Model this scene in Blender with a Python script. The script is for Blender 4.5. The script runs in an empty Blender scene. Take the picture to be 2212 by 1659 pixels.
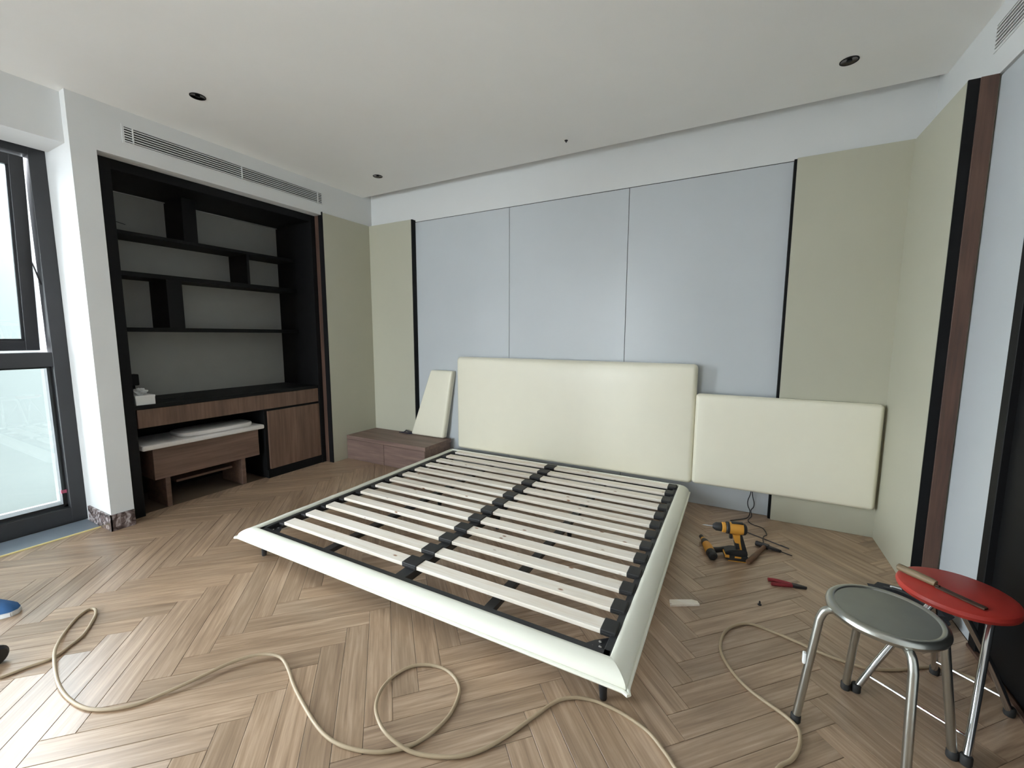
import bpy, bmesh, math, random
from mathutils import Vector, Matrix

random.seed(7)
S = bpy.context.scene
COL = S.collection
PI = math.pi

# ------------------------------------------------------------------ camera
cam_d = bpy.data.cameras.new('camera')
cam = bpy.data.objects.new('camera', cam_d)
COL.objects.link(cam)
S.camera = cam
cam_d.sensor_width = 36.0
cam_d.lens = 36.0 * 905.0 / 2212.0
cam_d.clip_start = 0.02
YAW, PITCH, ROLL = math.radians(-28.23), math.radians(6.60), math.radians(0.155)
_f = Vector((math.sin(YAW) * math.cos(PITCH), math.cos(YAW) * math.cos(PITCH), -math.sin(PITCH)))
_r = _f.cross(Vector((0, 0, 1))).normalized()
_u = _r.cross(_f)
_r2 = _r * math.cos(ROLL) + _u * math.sin(ROLL)
_u2 = -_r * math.sin(ROLL) + _u * math.cos(ROLL)
cam.matrix_world = Matrix(((_r2.x, _u2.x, -_f.x, 0), (_r2.y, _u2.y, -_f.y, 0), (_r2.z, _u2.z, -_f.z, 1.25), (0, 0, 0, 1)))

# ------------------------------------------------------------------ world, exposure
W = bpy.data.worlds.new('sky')
S.world = W
W.use_nodes = True
_bg = W.node_tree.nodes['Background']
_bg.inputs[0].default_value = (0.985, 1.0, 1.075, 1)
_bg.inputs[1].default_value = 22.0
S.view_settings.view_transform = 'Standard'
S.view_settings.look = 'None'
S.view_settings.exposure = 0.63
S.view_settings.gamma = 1.0
S.view_settings.use_curve_mapping = False
S.cycles.max_bounces = 14
S.cycles.diffuse_bounces = 8
S.cycles.glossy_bounces = 4
S.cycles.transparent_max_bounces = 12
S.cycles.sample_clamp_indirect = 6.0

def portal(name, loc, rot, sx, sy):
    l = bpy.data.lights.new(name, 'AREA')
    l.shape = 'RECTANGLE'; l.size = sx; l.size_y = sy
    l.cycles.is_portal = True
    o = bpy.data.objects.new(name, l)
    o.location = loc; o.rotation_euler = rot
    COL.objects.link(o)
# sampling portals that sit exactly in the window openings (they emit nothing)
portal('window_portal', (-3.945, -0.59, 1.2), (0, -PI / 2, 0), 2.4, 3.26)
portal('rear_window_portal', (-2.40, -4.62, 1.25), (PI / 2, 0, 0), 2.0, 2.3)

# ------------------------------------------------------------------ helpers
def lin(c):
    return tuple((x / 12.92 if x <= 0.04045 else ((x + 0.055) / 1.055) ** 2.4) for x in c)

def srgb(r, g, b):
    return lin((r / 255.0, g / 255.0, b / 255.0)) + (1,)

def nd(t, typ, x=0, y=0, **kw):
    n = t.nodes.new(typ)
    n.location = (x, y)
    for k, v in kw.items():
        setattr(n, k, v)
    return n

def mat(name, col, rough=0.5, metal=0.0, spec=0.5, noise=0.0, nscale=40.0, bump=0.0, bscale=400.0, coat=0.0):
    m = bpy.data.materials.new(name)
    m.use_nodes = True
    t = m.node_tree
    b = t.nodes['Principled BSDF']
    b.inputs['Base Color'].default_value = col
    b.inputs['Roughness'].default_value = rough
    b.inputs['Metallic'].default_value = metal
    b.inputs['Specular IOR Level'].default_value = spec
    b.inputs['Coat Weight'].default_value = coat
    tc = nd(t, 'ShaderNodeTexCoord', -900, 0)
    n1 = nd(t, 'ShaderNodeTexNoise', -700, 100)
    n1.inputs['Scale'].default_value = nscale
    n1.inputs['Detail'].default_value = 4
    t.links.new(tc.outputs['Object'], n1.inputs['Vector'])
    mx = nd(t, 'ShaderNodeMix', -450, 100, data_type='RGBA')
    k = max(noise, 0.02)
    mx.inputs['A'].default_value = tuple(c * (1 - k) for c in col[:3]) + (1,)
    mx.inputs['B'].default_value = tuple(min(1, c * (1 + k)) for c in col[:3]) + (1,)
    t.links.new(n1.outputs['Fac'], mx.inputs['Factor'])
    t.links.new(mx.outputs['Result'], b.inputs['Base Color'])
    if bump > 0:
        n2 = nd(t, 'ShaderNodeTexNoise', -700, -200)
        n2.inputs['Scale'].default_value = bscale
        n2.inputs['Detail'].default_value = 3
        t.links.new(tc.outputs['Object'], n2.inputs['Vector'])
        bp = nd(t, 'ShaderNodeBump', -300, -200)
        bp.inputs['Strength'].default_value = bump
        bp.inputs['Distance'].default_value = 0.002
        t.links.new(n2.outputs['Fac'], bp.inputs['Height'])
        t.links.new(bp.outputs['Normal'], b.inputs['Normal'])
    return m

def wood(name, dark, mid, light, rough=0.45, axis=0, stretch=14.0, scale=3.0, knots=None, uv=False, var=0.14, spec=0.4, bump=0.05):
    """Procedural timber: stretched noise along one axis, per-object variation."""
    m = bpy.data.materials.new(name)
    m.use_nodes = True
    t = m.node_tree
    L = t.links
    b = t.nodes['Principled BSDF']
    b.inputs['Roughness'].default_value = rough
    b.inputs['Specular IOR Level'].default_value = spec
    tc = nd(t, 'ShaderNodeTexCoord', -1900, 0)
    oi = nd(t, 'ShaderNodeObjectInfo', -1900, -300)
    src = tc.outputs['UV'] if uv else tc.outputs['Object']
    sep = nd(t, 'ShaderNodeSeparateXYZ', -1700, -150)
    L.new(src, sep.inputs[0])
    # id per piece
    mul = nd(t, 'ShaderNodeMath', -1700, -300, operation='MULTIPLY'); mul.inputs[1].default_value = 977.0
    L.new(oi.outputs['Random'], mul.inputs[0])
    if uv:
        dv = nd(t, 'ShaderNodeMath', -1500, -150, operation='MULTIPLY'); dv.inputs[1].default_value = 0.1
        fl = nd(t, 'ShaderNodeMath', -1400, -150, operation='FLOOR')
        L.new(sep.outputs['X'], dv.inputs[0]); L.new(dv.outputs[0], fl.inputs[0])
        ad = nd(t, 'ShaderNodeMath', -1300, -200, operation='ADD')
        L.new(fl.outputs[0], ad.inputs[0]); L.new(mul.outputs[0], ad.inputs[1])
        idv = ad.outputs[0]
    else:
        idv = mul.outputs[0]
    wn = nd(t, 'ShaderNodeTexWhiteNoise', -1150, -300, noise_dimensions='1D')
    L.new(idv, wn.inputs['W'])
    # offset coordinates per piece
    cmb = nd(t, 'ShaderNodeVectorMath', -1000, -300, operation='SCALE'); cmb.inputs['Scale'].default_value = 9.0
    L.new(wn.outputs['Color'], cmb.inputs[0])
    av = nd(t, 'ShaderNodeVectorMath', -900, -100, operation='ADD')
    L.new(src, av.inputs[0]); L.new(cmb.outputs[0], av.inputs[1])
    mp = nd(t, 'ShaderNodeMapping', -750, -100)
    sc = [scale * stretch] * 3
    sc[axis] = scale
    mp.inputs['Scale'].default_value = sc
    L.new(av.outputs[0], mp.inputs['Vector'])
    n1 = nd(t, 'ShaderNodeTexNoise', -550, 0)
    n1.inputs['Scale'].default_value = 1.0; n1.inputs['Detail'].default_value = 6; n1.inputs['Roughness'].default_value = 0.6; n1.inputs['Distortion'].default_value = 0.6
    L.new(mp.outputs[0], n1.inputs['Vector'])
    mp2 = nd(t, 'ShaderNodeMapping', -750, -400)
    sc2 = [scale * stretch * 4.5] * 3
    sc2[axis] = scale * 2.2
    mp2.inputs['Scale'].default_value = sc2
    L.new(av.outputs[0], mp2.inputs['Vector'])
    n2 = nd(t, 'ShaderNodeTexNoise', -550, -400)
    n2.inputs['Scale'].default_value = 1.0; n2.inputs['Detail'].default_value = 4
    L.new(mp2.outputs[0], n2.inputs['Vector'])
    avg = nd(t, 'ShaderNodeMix', -380, -100)
    avg.inputs['Factor'].default_value = 0.35
    L.new(n1.outputs['Fac'], avg.inputs['A']); L.new(n2.outputs['Fac'], avg.inputs['B'])
    cr = nd(t, 'ShaderNodeValToRGB', -220, 0)
    e = cr.color_ramp.elements
    e[0].position = 0.30; e[0].color = dark
    e[1].position = 0.72; e[1].color = light
    k = cr.color_ramp.elements.new(0.5); k.color = mid
    L.new(avg.outputs['Result'], cr.inputs[0])
    # per piece brightness
    mr = nd(t, 'ShaderNodeMapRange', -220, -300)
    mr.inputs['To Min'].default_value = 1 - var; mr.inputs['To Max'].default_value = 1 + var
    L.new(wn.outputs['Value'], mr.inputs['Value'])
    vm = nd(t, 'ShaderNodeVectorMath', 60, 0, operation='SCALE')
    L.new(cr.outputs['Color'], vm.inputs[0]); L.new(mr.outputs[0], vm.inputs['Scale'])
    out = vm.outputs[0]
    if knots:
        mp3 = nd(t, 'ShaderNodeMapping', -750, -700)
        mp3.inputs['Scale'].default_value = (7.0, 14.0, 14.0)
        L.new(av.outputs[0], mp3.inputs['Vector'])
        vo = nd(t, 'ShaderNodeTexVoronoi', -550, -700)
        vo.inputs['Scale'].default_value = 1.0
        L.new(mp3.outputs[0], vo.inputs['Vector'])
        kr = nd(t, 'ShaderNodeMapRange', -380, -700)
        kr.inputs['From Min'].default_value = 0.05; kr.inputs['From Max'].default_value = 0.11
        kr.inputs['To Min'].default_value = 1.0; kr.inputs['To Max'].default_value = 0.0
        L.new(vo.outputs['Distance'], kr.inputs['Value'])
        km = nd(t, 'ShaderNodeMix', 200, -100, data_type='RGBA')
        km.inputs['B'].default_value = knots
        L.new(kr.outputs[0], km.inputs['Factor']); L.new(out, km.inputs['A'])
        out = km.outputs['Result']
    L.new(out, b.inputs['Base Color'])
    if bump > 0:
        bp = nd(t, 'ShaderNodeBump', 60, -300)
        bp.inputs['Strength'].default_value = bump; bp.inputs['Distance'].default_value = 0.002
        L.new(n2.outputs['Fac'], bp.inputs['Height'])
        L.new(bp.outputs['Normal'], b.inputs['Normal'])
    return m

# ---- bmesh shape helpers
def BM():
    return bmesh.new()

def box(bm, x0, x1, y0, y1, z0, z1, bev=0.0, seg=1, M=None):
    r = bmesh.ops.create_cube(bm, size=1.0)
    vs = r['verts']
    bmesh.ops.scale(bm, vec=(x1 - x0, y1 - y0, z1 - z0), verts=vs)
    bmesh.ops.translate(bm, vec=((x0 + x1) / 2, (y0 + y1) / 2, (z0 + z1) / 2), verts=vs)
    if bev > 0:
        es = list({e for v in vs for e in v.link_edges})
        g = bmesh.ops.bevel(bm, geom=es, offset=bev, segments=seg, affect='EDGES', profile=0.5)
        vs = list({v for f in g['faces'] for v in f.verts} | {v for v in vs if v.is_valid})
    if M is not None:
        bmesh.ops.transform(bm, matrix=M, verts=vs)
    return vs

def tube(bm, pts, r, n=10, cap=True, closed=False):
    """sweep a circle (radius r or list of radii) along a polyline"""
    P = [Vector(p) for p in pts]
    m = len(P)
    R = r if isinstance(r, (list, tuple)) else [r] * m
    rings = []
    prev = None
    for i in range(m):
        if closed:
            d = P[(i + 1) % m] - P[i - 1]
        else:
            d = P[min(i + 1, m - 1)] - P[max(i - 1, 0)]
        d.normalize()
        if prev is None:
            a = Vector((0, 0, 1)) if abs(d.z) < 0.9 else Vector((1, 0, 0))
            nrm = (a - d * a.dot(d)).normalized()
        else:
            nrm = (prev - d * prev.dot(d)).normalized()
        prev = nrm
        bn = d.cross(nrm)
        rings.append([bm.verts.new(P[i] + (nrm * math.cos(2 * PI * k / n) + bn * math.sin(2 * PI * k / n)) * R[i]) for k in range(n)])
    rng = range(m) if closed else range(m - 1)
    for i in rng:
        A, B = rings[i], rings[(i + 1) % m]
        for k in range(n):
            bm.faces.new((A[k], A[(k + 1) % n], B[(k + 1) % n], B[k]))
    if cap and not closed:
        bm.faces.new(list(reversed(rings[0])))
        bm.faces.new(rings[-1])

def lathe(bm, prof, n=32, M=None, cap=True):
    """revolve (r,z) profile round z"""
    rings = []
    for (r, z) in prof:
        rings.append([bm.verts.new((r * math.cos(2 * PI * k / n), r * math.sin(2 * PI * k / n), z)) for k in range(n)])
    for A, B in zip(rings, rings[1:]):
        for k in range(n):
            bm.faces.new((A[k], A[(k + 1) % n], B[(k + 1) % n], B[k]))
    if cap:
        bm.faces.new(list(reversed(rings[0])))
        bm.faces.new(rings[-1])
    if M is not None:
        bmesh.ops.transform(bm, matrix=M, verts=[v for r in rings for v in r])

def prism(bm, poly, h0, h1, M=None):
    """extrude an xy polygon from z=h0 to z=h1"""
    a = [bm.verts.new((p[0], p[1], h0)) for p in poly]
    b = [bm.verts.new((p[0], p[1], h1)) for p in poly]
    n = len(poly)
    bm.faces.new(list(reversed(a)))
    bm.faces.new(b)
    for i in range(n):
        bm.faces.new((a[i], a[(i + 1) % n], b[(i + 1) % n], b[i]))
    if M is not None:
        bmesh.ops.transform(bm, matrix=M, verts=a + b)

def cushion(bm, corners, t, puff=0.012, rr=0.022, nu=28, nv=16):
    """padded upholstered panel: quad of 4 front corners (BL,BR,TR,TL in x,z), front at y=0 (towards -y), thickness t to +y"""
    (x0, z0), (x1, z1), (x2, z2), (x3, z3) = corners
    def P(u, v):
        x = (x0 * (1 - u) + x1 * u) * (1 - v) + (x3 * (1 - u) + x2 * u) * v
        z = (z0 * (1 - u) + z1 * u) * (1 - v) + (z3 * (1 - u) + z2 * u) * v
        return x, z
    wd = math.hypot(x1 - x0, z1 - z0); ht = math.hypot(x3 - x0, z3 - z0)
    def samples(L, n):
        k = rr / L
        s = [k * (1 - math.cos(a * PI / 2 / 5)) for a in range(6)]
        mid = [k + (1 - 2 * k) * i / n for i in range(1, n)]
        return s + mid + [1 - q for q in reversed(s)]
    US, VS = samples(wd, nu), samples(ht, nv)
    def depth(d):
        if d >= rr: return 0.0
        q = 1 - d / rr
        return rr * (1 - math.sqrt(max(0.0, 1 - q * q)))
    G = []
    for v in VS:
        row = []
        for u in US:
            du = min(u, 1 - u) * wd; dv = min(v, 1 - v) * ht
            # rounded corner in plane
            uu, vv = u, v
            if du < rr and dv < rr:
                cu = rr / wd if u < .5 else 1 - rr / wd
                cv = rr / ht if v < .5 else 1 - rr / ht
                ax, az = (u - cu) * wd, (v - cv) * ht
                mx = max(abs(ax), abs(az)); ln = math.hypot(ax, az)
                if ln > 1e-6:
                    s = mx / ln
                    uu = cu + ax * s / wd; vv = cv + az * s / ht
                d = rr - mx
            else:
                d = min(du, dv)
            x, z = P(uu, vv)
            y = depth(d) - puff * (1 - (2 * u - 1) ** 6) * (1 - (2 * v - 1) ** 6)
            row.append(bm.verts.new((x, y, z)))
        G.append(row)
    for i in range(len(VS) - 1):
        for j in range(len(US) - 1):
            bm.faces.new((G[i][j], G[i][j + 1], G[i + 1][j + 1], G[i + 1][j]))
    ring = G[0] + [r[-1] for r in G[1:]] + list(reversed(G[-1][:-1])) + [r[0] for r in reversed(G[1:-1])]
    back = [bm.verts.new((v.co.x, t, v.co.z)) for v in ring]
    n = len(ring)
    for i in range(n):
        bm.faces.new((ring[(i + 1) % n], ring[i], back[i], back[(i + 1) % n]))
    bm.faces.new(back)
    return ring

def catmull(pts, sub=6):
    P = [Vector(p) for p in pts]
    out = []
    for i in range(len(P) - 1):
        p0 = P[max(i - 1, 0)]; p1 = P[i]; p2 = P[i + 1]; p3 = P[min(i + 2, len(P) - 1)]
        for s in range(sub):
            t = s / sub
            out.append(0.5 * ((2 * p1) + (-p0 + p2) * t + (2 * p0 - 5 * p1 + 4 * p2 - p3) * t * t + (-p0 + 3 * p1 - 3 * p2 + p3) * t ** 3))
    out.append(P[-1])
    return out

# ---- object helpers
def obj(name, bm, material, parent=None, smooth=False, ang=None):
    bmesh.ops.recalc_face_normals(bm, faces=bm.faces[:])
    me = bpy.data.meshes.new(name)
    bm.to_mesh(me)
    bm.free()
    for mm in (material if isinstance(material, (list, tuple)) else [material]):
        me.materials.append(mm)
    if smooth:
        for p in me.polygons:
            p.use_smooth = True
        me.set_sharp_from_angle(angle=ang if ang else math.radians(38))
    o = bpy.data.objects.new(name, me)
    COL.objects.link(o)
    if parent is not None:
        o.parent = parent
    return o

def tag(o, label, cat, group=None):
    o['label'] = label
    o['category'] = cat
    if group:
        o['group'] = group
    return o

def thing(name, label, cat, loc=(0, 0, 0), rotz=0.0, group=None):
    o = bpy.data.objects.new(name, None)
    o.empty_display_size = 0.05
    COL.objects.link(o)
    o.location = loc
    o.rotation_euler = (0, 0, rotz)
    return tag(o, label, cat, group)

def struct(name, bm, m, parent=None, **k):
    o = obj(name, bm, m, parent, **k)
    if parent is None:
        o['kind'] = 'structure'
    return o

def bxo(name, m, parent, x0, x1, y0, y1, z0, z1, bev=0.0, seg=1, M=None, smooth=False):
    b = BM()
    box(b, x0, x1, y0, y1, z0, z1, bev, seg, M)
    return obj(name, b, m, parent, smooth=smooth)

# ------------------------------------------------------------------ materials
M_plaster = mat('plaster_white', (0.69, 0.70, 0.70, 1), 0.85, noise=0.015, nscale=6, bump=0.06, bscale=300)
M_ceiling = mat('ceiling_paint', (0.90, 0.90, 0.885, 1), 0.9, noise=0.015, nscale=4, bump=0.04, bscale=250)
M_grey = mat('pale_grey_laminate', (0.52, 0.55, 0.575, 1), 0.36, noise=0.015, nscale=5, bump=0.02, bscale=600)
M_beige = mat('beige_laminate', (0.46, 0.45, 0.36, 1), 0.5, noise=0.015, nscale=5, bump=0.02, bscale=600)
M_black = mat('black_laminate', (0.0065, 0.0065, 0.007, 1), 0.55, noise=0.1, nscale=30, spec=0.16)
M_groove = mat('shadow_gap_dark', (0.05, 0.05, 0.05, 1), 0.8)
M_brown = wood('dark_brown_veneer', srgb(62, 46, 40), srgb(84, 62, 52), srgb(100, 76, 63), 0.5, axis=2, stretch=10, scale=2.0, var=0.05)
M_walnutH = wood('walnut_veneer_vertical_grain', srgb(78, 60, 50), srgb(106, 82, 68), srgb(130, 103, 87), 0.5, axis=2, stretch=9, scale=1.3, var=0.05)
M_walnut = wood('walnut_veneer', srgb(80, 62, 53), srgb(107, 84, 72), srgb(130, 104, 90), 0.5, axis=1, stretch=10, scale=1.4, var=0.05)
M_walnutX = wood('walnut_veneer_along', srgb(90, 72, 66), srgb(117, 96, 88), srgb(140, 118, 108), 0.5, axis=0, stretch=10, scale=1.4, var=0.05)
M_oak = wood('oak_floor', srgb(120, 97, 78), srgb(160, 135, 111), srgb(194, 170, 147), 0.34, axis=0, stretch=13, scale=2.6, uv=True, var=0.13, spec=0.85, bump=0.08)
M_pine = wood('pine_slat', srgb(228, 214, 196), srgb(244, 236, 224), srgb(250, 245, 238), 0.6, axis=0, stretch=16, scale=2.2, knots=srgb(158, 118, 92), var=0.035, spec=0.3)
M_leather = mat('cream_leather', (0.83, 0.795, 0.655, 1), 0.36, noise=0.02, nscale=9, bump=0.08, bscale=900, spec=0.6)
M_leather2 = mat('cream_leather_rail', (0.85, 0.85, 0.75, 1), 0.46, noise=0.02, nscale=9, bump=0.08, bscale=900, spec=0.4)
M_metal = mat('black_powder_coated_steel', (0.022, 0.023, 0.026, 1), 0.42, noise=0.1, nscale=60, bump=0.05, bscale=900)
M_plastic = mat('black_plastic', (0.018, 0.018, 0.019, 1), 0.55, noise=0.1, nscale=60)
M_frame = mat('dark_aluminium_window_frame', (0.026, 0.027, 0.030, 1), 0.45, noise=0.08, nscale=50)
M_gasket = mat('black_rubber_gasket', (0.02, 0.022, 0.026, 1), 0.6)
M_steel = mat('brushed_stainless_steel', (0.50, 0.51, 0.48, 1), 0.30, metal=1.0, noise=0.06, nscale=20)
M_seat = mat('scuffed_steel_seat', (0.36, 0.37, 0.34, 1), 0.46, metal=0.85, noise=0.12, nscale=14, bump=0.04, bscale=200)
M_chrome = mat('chrome_tube', (0.62, 0.63, 0.64, 1), 0.16, metal=1.0)
M_red = mat('red_vinyl', srgb(176, 55, 47), 0.42, noise=0.05, nscale=14, bump=0.03, bscale=300)
M_rubber = mat('dark_rubber', (0.02, 0.02, 0.02, 1), 0.7)
M_marble = None
M_stone = mat('grey_blue_sill_stone', srgb(122, 132, 142), 0.4, noise=0.12, nscale=10)
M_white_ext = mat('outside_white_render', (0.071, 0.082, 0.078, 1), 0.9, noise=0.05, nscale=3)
M_grey_ext = mat('outside_grey_stone', (0.028, 0.031, 0.032, 1), 0.8, noise=0.08, nscale=8)
def anis(m, a, r):
    t = m.node_tree
    b = t.nodes['Principled BSDF']
    tg = nd(t, 'ShaderNodeTangent', -200, -600, direction_type='UV_MAP')
    b.inputs['Anisotropic'].default_value = a
    b.inputs['Anisotropic Rotation'].default_value = r
    t.links.new(tg.outputs[0], b.inputs['Tangent'])
anis(M_oak, 0.7, 0.0)
M_hose = mat('beige_air_hose', srgb(166, 148, 122), 0.45, noise=0.05, nscale=30)
M_yellow = mat('tool_yellow_plastic', srgb(198, 140, 50), 0.5, noise=0.06, nscale=30)
M_cable = mat('black_cable', (0.015, 0.013, 0.016, 1), 0.5)
M_alu = mat('aluminium_trim', (0.7, 0.7, 0.7, 1), 0.35, metal=0.8)
M_card = mat('white_card', (0.78, 0.79, 0.79, 1), 0.7, noise=0.03, nscale=12)
M_bench_top = mat('pale_boucle_cushion', (0.72, 0.69, 0.67, 1), 0.9, noise=0.08, nscale=160, bump=0.3, bscale=500)
M_backp = mat('grey_fabric_back_panel', (0.32, 0.32, 0.30, 1), 0.75, noise=0.05, nscale=10)
M_pink = mat('pink_tape', srgb(214, 92, 128), 0.6)
M_ytape = mat('yellow_masking_tape', srgb(226, 212, 150), 0.7)
M_blue = mat('blue_canvas', srgb(52, 98, 150), 0.8, noise=0.1, nscale=80)
M_wsole = mat('white_rubber_sole', (0.7, 0.7, 0.7, 1), 0.6)
M_handle = wood('tool_handle_wood', srgb(104, 88, 66), srgb(132, 114, 88), srgb(152, 134, 106), 0.5, axis=0, stretch=8, scale=9)
M_hammer = wood('hammer_handle_wood', srgb(78, 54, 38), srgb(104, 74, 52), srgb(126, 94, 68), 0.5, axis=0, stretch=8, scale=9)
M_iron = mat('dark_iron', (0.045, 0.042, 0.045, 1), 0.5, metal=0.6, noise=0.2, nscale=60)
M_rasp = mat('rusty_steel_blade', srgb(78, 58, 46), 0.5, metal=0.5, noise=0.2, nscale=60)
M_redgrip = mat('red_plier_grip', srgb(128, 32, 40), 0.5)
M_dlight = mat('downlight_dark_reflector', (0.10, 0.085, 0.08, 1), 0.16, metal=1.0)
M_sub = mat('dark_subfloor', (0.16, 0.115, 0.08, 1), 0.9)

def marble():
    m = mat('brown_marble', srgb(120, 106, 104), 0.25)
    t = m.node_tree
    b = t.nodes['Principled BSDF']
    tc = nd(t, 'ShaderNodeTexCoord', -900, 400)
    n = nd(t, 'ShaderNodeTexNoise', -700, 400)
    n.inputs['Scale'].default_value = 16; n.inputs['Detail'].default_value = 8; n.inputs['Distortion'].default_value = 2.4
    t.links.new(tc.outputs['Object'], n.inputs['Vector'])
    r = nd(t, 'ShaderNodeValToRGB', -450, 400)
    r.color_ramp.elements[0].position = 0.35; r.color_ramp.elements[0].color = srgb(62, 50, 48)
    r.color_ramp.elements[1].position = 0.66; r.color_ramp.elements[1].color = srgb(196, 188, 190)
    k = r.color_ramp.elements.new(0.5); k.color = srgb(112, 98, 96)
    t.links.new(n.outputs['Fac'], r.inputs[0])
    t.links.new(r.outputs['Color'], b.inputs['Base Color'])
    return m
M_marble = marble()

def glassmat(name, tint, refl=0.07):
    m = bpy.data.materials.new(name)
    m.use_nodes = True
    t = m.node_tree
    for n in list(t.nodes):
        if n.type != 'OUTPUT_MATERIAL':
            t.nodes.remove(n)
    o = [n for n in t.nodes if n.type == 'OUTPUT_MATERIAL'][0]
    tr = nd(t, 'ShaderNodeBsdfTransparent'); tr.inputs[0].default_value = tint
    gl = nd(t, 'ShaderNodeBsdfGlossy'); gl.inputs['Roughness'].default_value = 0.0
    fr = nd(t, 'ShaderNodeFresnel'); fr.inputs['IOR'].default_value = 1.45
    mx = nd(t, 'ShaderNodeMixShader')
    t.links.new(fr.outputs[0], mx.inputs[0]); t.links.new(tr.outputs[0], mx.inputs[1]); t.links.new(gl.outputs[0], mx.inputs[2])
    t.links.new(mx.outputs[0], o.inputs[0])
    return m
M_glass = glassmat('window_glass', (0.93, 0.97, 0.96, 1))
M_film = glassmat('clear_plastic_film', (0.80, 0.82, 0.82, 1))

# ------------------------------------------------------------------ dimensions
XL = -3.46      # left wall face
XW = -3.85      # window frame face
XR = 0.90       # right wall face
YB = 3.3185     # grey panels on the back wall
YR = -4.50      # rear wall (behind the camera)
ZC = 2.64       # ceiling

# ------------------------------------------------------------------ floor with herringbone planks
b = BM(); box(b, -4.30, 1.15, YR - 0.1, YB + 0.15, -0.10, -0.012)
floor = struct('floor', b, M_sub)
PL, PW, GAP = 0.60, 0.09, 0.0006
OX, OY = -2.62, 0.267
ex, ey = Vector((math.cos(PI / 4), math.sin(PI / 4))), Vector((-math.sin(PI / 4), math.cos(PI / 4)))
FX0, FX1, FY0, FY1 = -3.60, 0.905, YR, YB + 0.02

def clip(poly, ax, lim, keep_less):
    out = []
    for i in range(len(poly)):
        p, q = poly[i], poly[(i + 1) % len(poly)]
        a = (p[ax] <= lim) if keep_less else (p[ax] >= lim)
        c = (q[ax] <= lim) if keep_less else (q[ax] >= lim)
        if a: out.append(p)
        if a != c:
            t = (lim - p[ax]) / (q[ax] - p[ax])
            out.append((p[0] + (q[0] - p[0]) * t, p[1] + (q[1] - p[1]) * t))
    return out

def project(x, y, z):
    d = Vector((x, y, z - 1.25))
    w = d.dot(_f)
    if w <= 0.05: return None
    return 1106 + 905 * d.dot(_r2) / w, 829.5 - 905 * d.dot(_u2) / w

def plank_mesh():
    bm = BM()
    c = 0.0010
    x0, x1, y0, y1 = GAP, PL - GAP, GAP, PW - GAP
    lo = [(x0, y0), (x1, y0), (x1, y1), (x0, y1)]
    hi = [(x0 + c, y0 + c), (x1 - c, y0 + c), (x1 - c, y1 - c), (x0 + c, y1 - c)]
    A = [bm.verts.new((p[0], p[1], -0.012)) for p in lo]
    B = [bm.verts.new((p[0], p[1], -c * 0.8)) for p in lo]
    T = [bm.verts.new((p[0], p[1], 0)) for p in hi]
    for i in range(4):
        j = (i + 1) % 4
        bm.faces.new((A[i], A[j], B[j], B[i])); bm.faces.new((B[i], B[j], T[j], T[i]))
    bm.faces.new(T)
    uvl = bm.loops.layers.uv.new('UVMap')
    for f in bm.faces:
        for l in f.loops:
            l[uvl].uv = (l.vert.co.x + 2.0, l.vert.co.y + 2.0)
    me = bpy.data.meshes.new('plank')
    bm.normal_update()
    bm.to_mesh(me); bm.free()
    me.materials.append(M_oak)
    return me
plank_me = plank_mesh()
cand = []
R45 = [(ex, ey), (ey, -ex)]
for s in range(-6, 8):
    for k in range(-70, 70):
        for vert in (0, 1):
            # local lattice in the (u,v) frame turned 45 degrees
            u0, v0 = k * PW + s * PL, k * PW - s * PL
            if vert: poly = [(u0 - PW, v0), (u0, v0), (u0, v0 + PL), (u0 - PW, v0 + PL)]
            else: poly = [(u0, v0), (u0 + PL, v0), (u0 + PL, v0 + PW), (u0, v0 + PW)]
            wp = [(OX + p[0] * ex.x + p[1] * ey.x, OY + p[0] * ex.y + p[1] * ey.y) for p in poly]
            if max(p[0] for p in wp) < FX0 or min(p[0] for p in wp) > FX1 or max(p[1] for p in wp) < FY0 or min(p[1] for p in wp) > FY1:
                continue
            cp = clip(clip(clip(clip(wp, 0, FX0, False), 0, FX1, True), 1, FY0, False), 1, FY1, True)
            if len(cp) < 3: continue
            area = 0.5 * abs(sum(cp[i][0] * cp[(i + 1) % len(cp)][1] - cp[(i + 1) % len(cp)][0] * cp[i][1] for i in range(len(cp))))
            if area < 2e-4: continue
            c = (sum(p[0] for p in cp) / len(cp), sum(p[1] for p in cp) / len(cp))
            vis = False
            for p in cp + [c]:
                q = project(p[0], p[1], 0)
                if q and -20 < q[0] < 2232 and -20 < q[1] < 1680: vis = True
            full = area > PL * PW * 0.999
            cand.append((not vis, math.hypot(c[0], c[1]), vert, wp, cp, full))
cand.sort(key=lambda t: (t[0], t[1]))
rest = BM(); ruv = rest.loops.layers.uv.new('UVMap'); nrest = 0
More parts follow.
